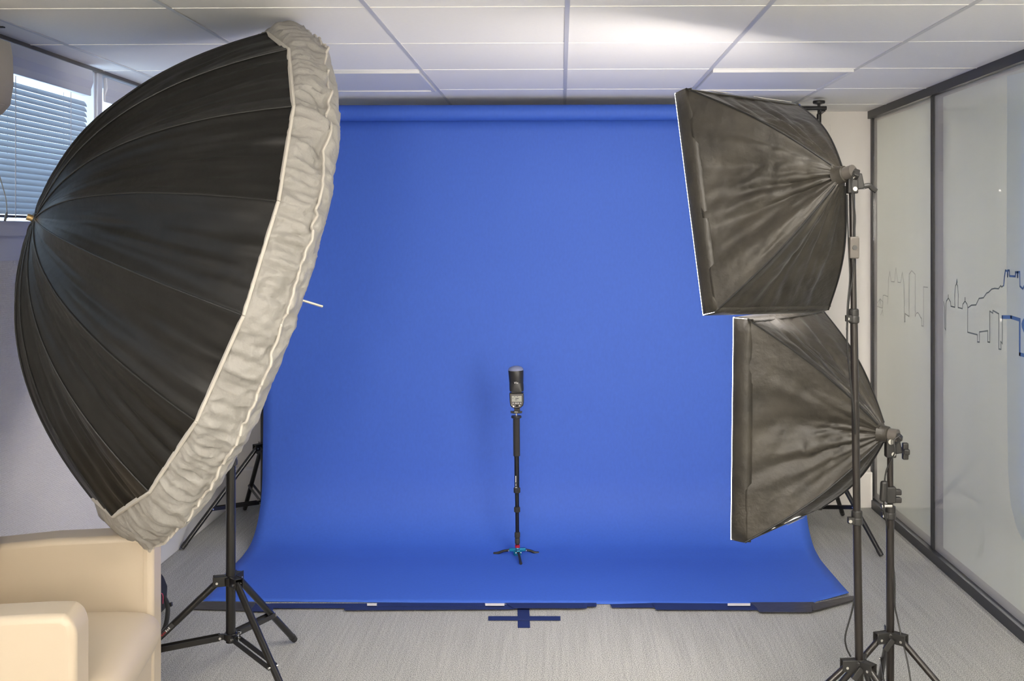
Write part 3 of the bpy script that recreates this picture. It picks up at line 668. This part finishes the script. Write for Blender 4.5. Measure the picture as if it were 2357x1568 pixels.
# ================================================================= SOFTBOXES
def rdg(x): return 1-2.4*min(1, abs(x)*2.2)
def softbox(label, A, C, cs, seed, slit, apex_r=.028):
    A, C = V(A), V(C); cs = [V(c) for c in cs]; n = (C-A).normalized(); t = thing('softbox', label, 'softbox', (A.x, A.y, A.z-.35))
    w_ = (cs[0]-cs[3]).normalized(); h_ = (cs[0]-cs[1]).normalized()
    ring = []
    for c in cs:
        d = c-A; d -= n*d.dot(n); ring.append(A+d.normalized()*apex_r+n*.02)
    def rib(i, s):
        a, b = ring[i], cs[i]; d = b-A; d -= n*d.dot(n); d.normalize(); return a.lerp(b, s)+d*.030*math.sin(PI*s)*(1-s*.35)-n*.012*math.sin(PI*s)
    sh = MB()
    for k in range(4):
        i, j = k, (k+1) % 4
        def fn(u, s, i=i, j=j, k=k):
            a, b = rib(i, s), rib(j, s); p = a.lerp(b, u); e = math.sin(PI*u); c = A+n*((p-A).dot(n)); inn = (c-p).normalized()
            sag = .040*e*math.sin(PI*min(1, s*.98))*(.7+.3*s)
            fold = noise.noise(V((seed+k*3.3, u*6.5, s*.7)))*.65+noise.noise(V((seed+k*7+5, u*15+s*1.5, s*1.6)))*.28+noise.noise(V((seed+k, u*6, s*6)))*.16+.26*rdg(noise.noise(V((seed*1.7+k*5, u*5.5, s*.6))))+.09*rdg(noise.noise(V((seed+k*9, u*8+s*3, s*5))))
            edge = .010*e*s**6*noise.noise(V((seed*2+k, u*5, 0)))
            return p+inn*(sag+.036*fold*e**.6*math.sin(PI*min(1, .08+s*.84))+edge)
        sh.grid(fn, 54, 50)
    sh.build('fabric_shell', 'soft_fab', t, weld=.0003, auto=65, solid=.0012)
    for k in range(4): MB().tube([rib(k, .02+.98*i/16)-(C-rib(k, i/16)).normalized()*.001 for i in range(17)], .0032, 6).build('seam', 'seam', t)
    # fabric lip in front of the base
    lip = MB(); lw_ = .048
    for k in range(4):
        a, b = cs[k], cs[(k+1) % 4]
        def fl2(u, v, a=a, b=b, k=k):
            p = a.lerp(b, u); out = p-C; out.normalize(); mid_ = (a+b)/2-C; mid_.normalize()
            bow = math.sin(PI*u)*(.006*noise.noise(V((seed+k*2, u*3, v)))+.003)
            return p+n*(-.014+(lw_+.014)*v)+mid_*((.0025 if v > .3 else -.010 if v < .1 else .0015)+bow*math.sin(PI*v)*(v > .3))
        lip.grid(fl2, 16, 4)
    lip.build('front_lip', 'soft_fab', t, solid=.0025, weld=.0002, auto=65)
    # lit white front cloth
    fr = [c+n*(lw_+.0034)+(c-C).normalized()*.0034 for c in cs]; bk = [c+n*(lw_+.0014)+(c-C).normalized()*.0034 for c in cs]
    f = MB(); f.add([*fr, *bk], [(0, 1, 2, 3), (7, 6, 5, 4), (0, 4, 5, 1), (1, 5, 6, 2), (2, 6, 7, 3), (3, 7, 4, 0)]); f.build('front_diffuser', 'lamp', t, smooth=False)
    # glimpses of the white lining where the lip gapes open
    for (k, u0, u1, off, wd) in slit:
        a, b = cs[k], cs[(k+1) % 4]; m_ = ((a+b)/2-C).normalized(); g_ = MB()
        def sf(u, v, a=a, b=b, m_=m_):
            uu_ = u0+(u1-u0)*u; return a.lerp(b, uu_)+m_*(.0085+off)+n*(.004+v*wd*math.sin(PI*u))
        g_.grid(sf, 10, 2).build('lining_edge', 'papback', t, solid=.0012)
    # socket collar
    MB().lathe(A-n*.004, n, [(.017, 0), (.024, .004), (.026, .02), (.033, .032)], 20).build('gathered_collar', 'soft_fab', t)
    return t, n
upA = (.82137, 3.05, 1.70067); upC = (.62336, 3.32219, 1.62805)
upc = [(.862, 3.404, 1.282), (.791, 3.533, 1.961), (.385, 3.241, 1.974), (.455, 3.111, 1.295)]
upc = [upc[1], upc[0], upc[3], upc[2]]
s1, n1 = softbox('upper black softbox on the taller right stand, facing the backdrop', upA, upC, upc, 11.0, [(3, .60, .96, .0, .016), (3, .2, .42, .0, .008)])
loA = (1.00847, 3.25, .90796); loC = (.73967, 3.47274, .91347)
loc_ = [(.906, 3.664, 1.263), (.900, 3.674, .566), (.574, 3.281, .564), (.580, 3.271, 1.261)]
s2, n2 = softbox('lower black softbox on the shorter right stand, facing the backdrop', loA, loC, loc_, 47.0, [(1, .2, .45, .0, .006)])

def head_joint(t, A, n, ptop, kn):
    A = V(A); h = MB(); h.cyl(A-n*.030, A+n*.006, .019, 18)
    h.build('lamp_socket', 'gry_pl', t)
    p = V(ptop); m = A-n*.024+V((.012, -.004, -.012))
    j = MB(); j.bar(m+UP*.012, p+UP*.045, .024, .026, hint=V((0, 1, 0))); j.build('tilt_arm', 'blk_pl', t, bevel=.003)
    c = p+UP*.030; k = MB().obox(c, (1, 0, 0), (0, 1, 0), UP, .030, .030, .062).obox(c+V((.02, 0, .004)), V((1, 0, .2)).normalized(), (0, 1, 0), V((-.2, 0, 1)).normalized(), .022, .024, .045)
    k.build('stand_bracket', 'blk_pl', t, bevel=.004)
    MB().cyl(c+V((-.004, -.015, .02)), c+V((-.004, -.022, .02)), .0085, 16).build('pivot_bolt', 'steel', t)
    MB().cyl(c+V((.004, -.015, -.018)), c+V((.004, -.020, -.018)), .0065, 12).build('pivot_bolt', 'steel', t)
    MB().cyl(c+V((.015, 0, -.014)), c+V((.036, 0, -.014)), .0045, 10).build('knob_shaft', 'steel', t)
    if kn == 'lever': MB().tube(spline([c+V((.034, 0, -.010)), c+V((.050, 0, -.008)), c+V((.058, 0, -.016)), c+V((.070, 0, -.024))], 4), .0075, 8).build('tilt_lever', 'blk_pl', t)
    else:
        g = MB()
        g.obox(c+V((.046, 0, -.012)), (1, 0, 0), (0, 1, 0), UP, .018, .016, .052).obox(c+V((.046, 0, -.012)), (1, 0, 0), (0, 1, 0), UP, .018, .040, .018); g.build('tilt_knob', 'blk_pl', t, bevel=.004)
# stand 1 (taller)
Y1, Y2 = 3.05, 3.25
b1_ = atY(1981, 1560, Y1); b1_.z = 0; t1 = atY(1961, 445, Y1); hz1 = atY(1978, 1530, Y1).z
f1 = b1_+V((-.35*math.cos(R(5)), -.35*math.sin(R(5)), 0))
st1, on1 = stand('taller brown-black light stand in front, carrying the upper softbox', 'light stand', b1_, t1, hz1, .10, f1, [.0118, .0108, .0085], [atY(1975, 1192, Y1).z, atY(1971, 728, Y1).z], .0095, 'blk_br', .55, group='softbox stands')
head_joint(st1, upA, n1, t1, 'lever')
b2_ = atY(2049, 1500, Y2); b2_.z = 0; t2 = atY(2049, 1052, Y2); hz2 = atY(2050, 1465, Y2).z
f2 = b2_+V((-.35*math.cos(R(18)), -.35*math.sin(R(18)), 0))
st2, on2 = stand('shorter black light stand behind, carrying the lower softbox', 'light stand', b2_, t2, hz2, .10, f2, [.0120, .0092], [atY(2049, 1180, Y2).z], .0095, 'blk_br', .55, group='softbox stands')
head_joint(st2, loA, n2, t2, 'knob')
# extra T-handle clamp on stand 2
c = on2(atY(2049, 1162, Y2).z); k = MB().cyl(c+V((-.03, -.016, 0)), c+V((.0, -.016, 0)), .0055, 12).cyl(c+V((-.032, -.016, 0)), c+V((-.022, -.016, 0)), .009, 12)
k.build('clamp_screw', 'steel', st2)
c = on2(atY(2049, 1138, Y2).z); k = MB().obox(c, (1, 0, 0), (0, 1, 0), UP, .030, .030, .050).obox(c+V((.021, -.004, .008)), (1, 0, 0), (0, 1, 0), UP, .022, .02, .017).obox(c+V((.021, -.004, -.016)), (1, 0, 0), (0, 1, 0), UP, .022, .02, .017)
k.build('height_clamp', 'blk_pl', st2, bevel=.004)
# cords with inline switches
def cord(label, pts, r=.0026):
    t = thing('power_cord', label, 'power cord', pts[-1]); MB().tube(spline(pts, 8), r, 8).build('cable', 'cord', t); return t
o1 = .030
cd1 = cord('black power cord hanging along the taller stand, with flat grey switch', [V(upA)-n1*.028+V((.0, -.018, .0)), atY(1960, 420, Y1-.032), atY(1963, 450, Y1-.036), atY(1968, 500, Y1-.022), atY(1966, 545, Y1-.018),
    atY(1966, 595, Y1-.018), atY(1962, 640, Y1-.020), atY(1953, 700, Y1-.030), atY(1950, 790, Y1-.026), atY(1958, 880, Y1-.022), atY(1966, 960, Y1-.020), atY(1975, 1100, Y1+.022), atY(1977, 1250, Y1+.020), atY(1971, 1350, Y1+.012), atY(1960, 1410, Y1+.004), atY(1946, 1462, Y1), atY(1948, 1490, Y1-.002), atY(1958, 1512, Y1-.004)])
c = atY(1966, 570, Y1-.024); sw = MB().obox(c, V((1, 0, 0)), V((0, 1, 0)), UP, .0275, .014, .063).build('inline_switch', 'gry_pl', cd1, bevel=.004)
MB().cyl(c+V((0, -.0069, -.0)), c+V((0, -.0095, 0)), .0068, 18).build('rocker', 'dark', sw)
cord('second thin black lead beside the upper part of the taller stand', [atY(1950, 448, Y1-.014), atY(1951, 500, Y1-.014), atY(1953, 560, Y1-.014), atY(1956, 640, Y1-.022), atY(1951, 700, Y1-.034), atY(1949, 760, Y1-.034)], .0022)
cd2 = cord('black power cord on the shorter stand, with dark oval switch', [V(loA)-n2*.026+V((.006, -.014, .004)), atY(2058, 1015, Y2-.032), atY(2060, 1040, Y2-.036), atY(2050, 1062, Y2-.03), atY(2040, 1085, Y2-.026), atY(2036, 1110, Y2-.026), atY(2034, 1152, Y2-.026), atY(2036, 1178, Y2-.024), atY(2041, 1205, Y2-.022), atY(2046, 1240, Y2+.022),
    atY(2056, 1300, Y2+.016), atY(2060, 1350, Y2+.006), atY(2060, 1395, Y2-.004), atY(2067, 1430, Y2-.012), atY(2077, 1475, Y2-.030), atY(2088, 1520, Y2-.05), atY(2096, 1568, Y2-.08), atY(2104, 1640, Y2-.10)])
c = atY(2034, 1131, Y2-.028); MB().obox(c, (1, 0, 0), (0, 1, 0), V((.06, 0, 1)).normalized(), .022, .02, .064).build('inline_switch', 'blk_pl', cd2, bevel=.008)

# ================================================================= ARMCHAIR
CA = R(8.5); cf = V((math.cos(CA), math.sin(CA), 0)); cs_ = V((-math.sin(CA), math.cos(CA), 0))   # forward (+X-ish), far side (+Y-ish)
fc = V((-1.264, 3.245, 0)); nc = V((-1.158, 2.585, 0)); org = (fc+nc)/2; half = (fc-nc).length/2
ch = thing('armchair', 'cream leather tub armchair at the lower left corner', 'armchair', org-cf*.35)
def CP_(f, s, z): return org+cf*f+cs_*s+UP*z
def arm(side, name):
    s0 = side*half; w = .060; a = MB(); ht = .601; fo = -.028 if side < 0 else 0
    # outline in the forward/up plane, swept across the arm width
    pr = [(-.57, .02), (fo, .02), (fo, ht-.05), (fo-.008, ht-.018), (fo-.03, ht-.002), (fo-.09, ht), (-.30, ht-.002), (-.57, ht-.022)]
    a.prism([CP_(f, s0-w, z) for f, z in pr], cs_*(2*w)); return a.build(name, 'leather', ch, bevel=.018, seg=5)
arm(1, 'far_armrest'); arm(-1, 'near_armrest')
MB().prism([CP_(f, -half+.05, z) for f, z in ((-.60, .02), (-.47, .02), (-.44, .60), (-.47, .72), (-.56, .72), (-.61, .60))], cs_*(2*half-.10)).build('backrest', 'leather', ch, bevel=.03, seg=5)
MB().prism([CP_(f, -half+.065, z) for f, z in ((-.50, .02), (-.004, .02), (-.002, .25), (-.02, .262), (-.50, .262))], cs_*(2*half-.13)).build('seat_base', 'leather', ch, bevel=.008, seg=3)
cu = MB(); hw_ = half-.066
def cfn(u, v):
    # rounded-box cushion skin: u around the outline in forward/up plane, v across
    return None
crown = [(-.47, .268), (-.02, .265), (.022, .275), (.038, .305), (.036, .345), (.015, .375), (-.04, .388), (-.25, .394), (-.47, .388)]
NX = 14; k0 = 0
for i in range(NX+1):
    q = -1+2*i/NX; edge = 1-abs(q)**6
    for f, z in crown: cu.v.append(CP_(f-(.0 if f < 0 else .012*(1-edge)) , q*hw_, z+(.008*(1-q*q) if z > .36 else 0)-(.010*(1-edge) if z > .36 else 0)))
nc_ = len(crown)
for i in range(NX):
    for j in range(nc_): cu.f.append((i*nc_+j, i*nc_+(j+1) % nc_, (i+1)*nc_+(j+1) % nc_, (i+1)*nc_+j))
cu.f.append(tuple(range(nc_))); cu.f.append(tuple(NX*nc_+j for j in range(nc_))[::-1])
cu.build('seat_cushion', 'leather', ch, sub=2, auto=80)
# stitched seams
MB().tube([CP_(-.028, half-.0635, .40), CP_(-.028, half-.0632, .50), CP_(-.030, half-.0632, .58)], .0008, 6).build('seam', 'leather', ch)

# ================================================================= BACKPACK behind the armchair
bp_ = atZ(372, 1500); BY = 4.02; bxp = atY(376, 1400, BY).x-.022
bk = thing('camera_bag', 'black camera bag with pink piping, half hidden behind the armchair', 'camera bag', (bxp-.12, BY, 0))
zt = atY(370, 1368, BY).z
MB().prism([V((x, BY-.09, z)) for x, z in ((bxp-.26, .004), (bxp-.030, .004), (bxp-.016, .05), (bxp-.002, zt-.03), (bxp-.02, zt-.006), (bxp-.06, zt), (bxp-.26, zt))], (0, .15, 0)).build('main_compartment', 'bag', bk, bevel=.014, seg=4)
z2 = atY(355, 1325, BY+.1).z
MB().prism([V((x, BY+.075, z)) for x, z in ((bxp-.26, .004), (bxp-.035, .004), (bxp-.030, z2-.07), (bxp-.05, z2-.02), (bxp-.09, z2), (bxp-.26, z2))], (0, .12, 0)).build('back_panel', 'bag', bk, bevel=.02, seg=4)
MB().tube(spline([atY(350, 1381, BY-.094), atY(362, 1371, BY-.094), atY(371, 1366.5, BY-.094), atY(375, 1372, BY-.094), atY(375, 1390, BY-.094)], 5), .0018, 6).build('piping', 'pink', bk)
MB().tube(spline([atY(378, 1374, BY-.03), atY(385, 1390, BY-.06), atY(386, 1412, BY-.08), atY(381, 1440, BY-.09), atY(370, 1463, BY-.1), atY(352, 1492, BY-.1)], 6), .0085, 8).build('shoulder_strap', 'bag', bk)
MB().bar(atY(382, 1393, BY-.06), atY(396, 1391, BY-.06), .012, .014).build('strap_buckle', 'blk_pl', bk, smooth=False)

# ================================================================= LIGHT
gl = thing('fill_globe', 'unseen fill globe added behind the camera to brighten the room', 'lamp', (-.3, -1.5, 0))  # unseen globe, added only as fill light from the camera side
MB().lathe((-.3, -1.5, 1.70), UP, [(.28*math.sin(PI*i/20)+.001, -.28*math.cos(PI*i/20)) for i in range(21)], 32).build('globe', 'globe', gl)
MB().cyl((-.3, -1.5, .02), (-.3, -1.5, 1.43), .014, 16).build('pole', 'blk', gl); MB().cyl((-.3, -1.5, 0), (-.3, -1.5, .02), .2, 32).build('base', 'blk', gl)
w = bpy.data.worlds.new('daylight'); sc.world = w; w.use_nodes = True; bg = w.node_tree.nodes['Background']
bg.inputs[0].default_value = (.62, .80, 1.0, 1); bg.inputs[1].default_value = 4.2
sc.render.film_transparent = False

cam = bpy.data.cameras.new('camera'); co = bpy.data.objects.new('camera', cam); COL.objects.link(co); sc.camera = co
co.location = EYE; co.rotation_euler = (R(90), 0, TH)
cam.sensor_width = 36; cam.lens = FP/2357*36; cam.shift_x = -(CX0-1178.5)/2357; cam.shift_y = -(784-CY0)/2357
cam.clip_start = .05; cam.clip_end = 60
vs = sc.view_settings; vs.view_transform = 'Standard'; vs.look = 'None'; vs.exposure = 0.12; vs.gamma = 1; vs.use_curve_mapping = False
sc.cycles.max_bounces = 10; sc.cycles.diffuse_bounces = 7; sc.cycles.transparent_max_bounces = 12
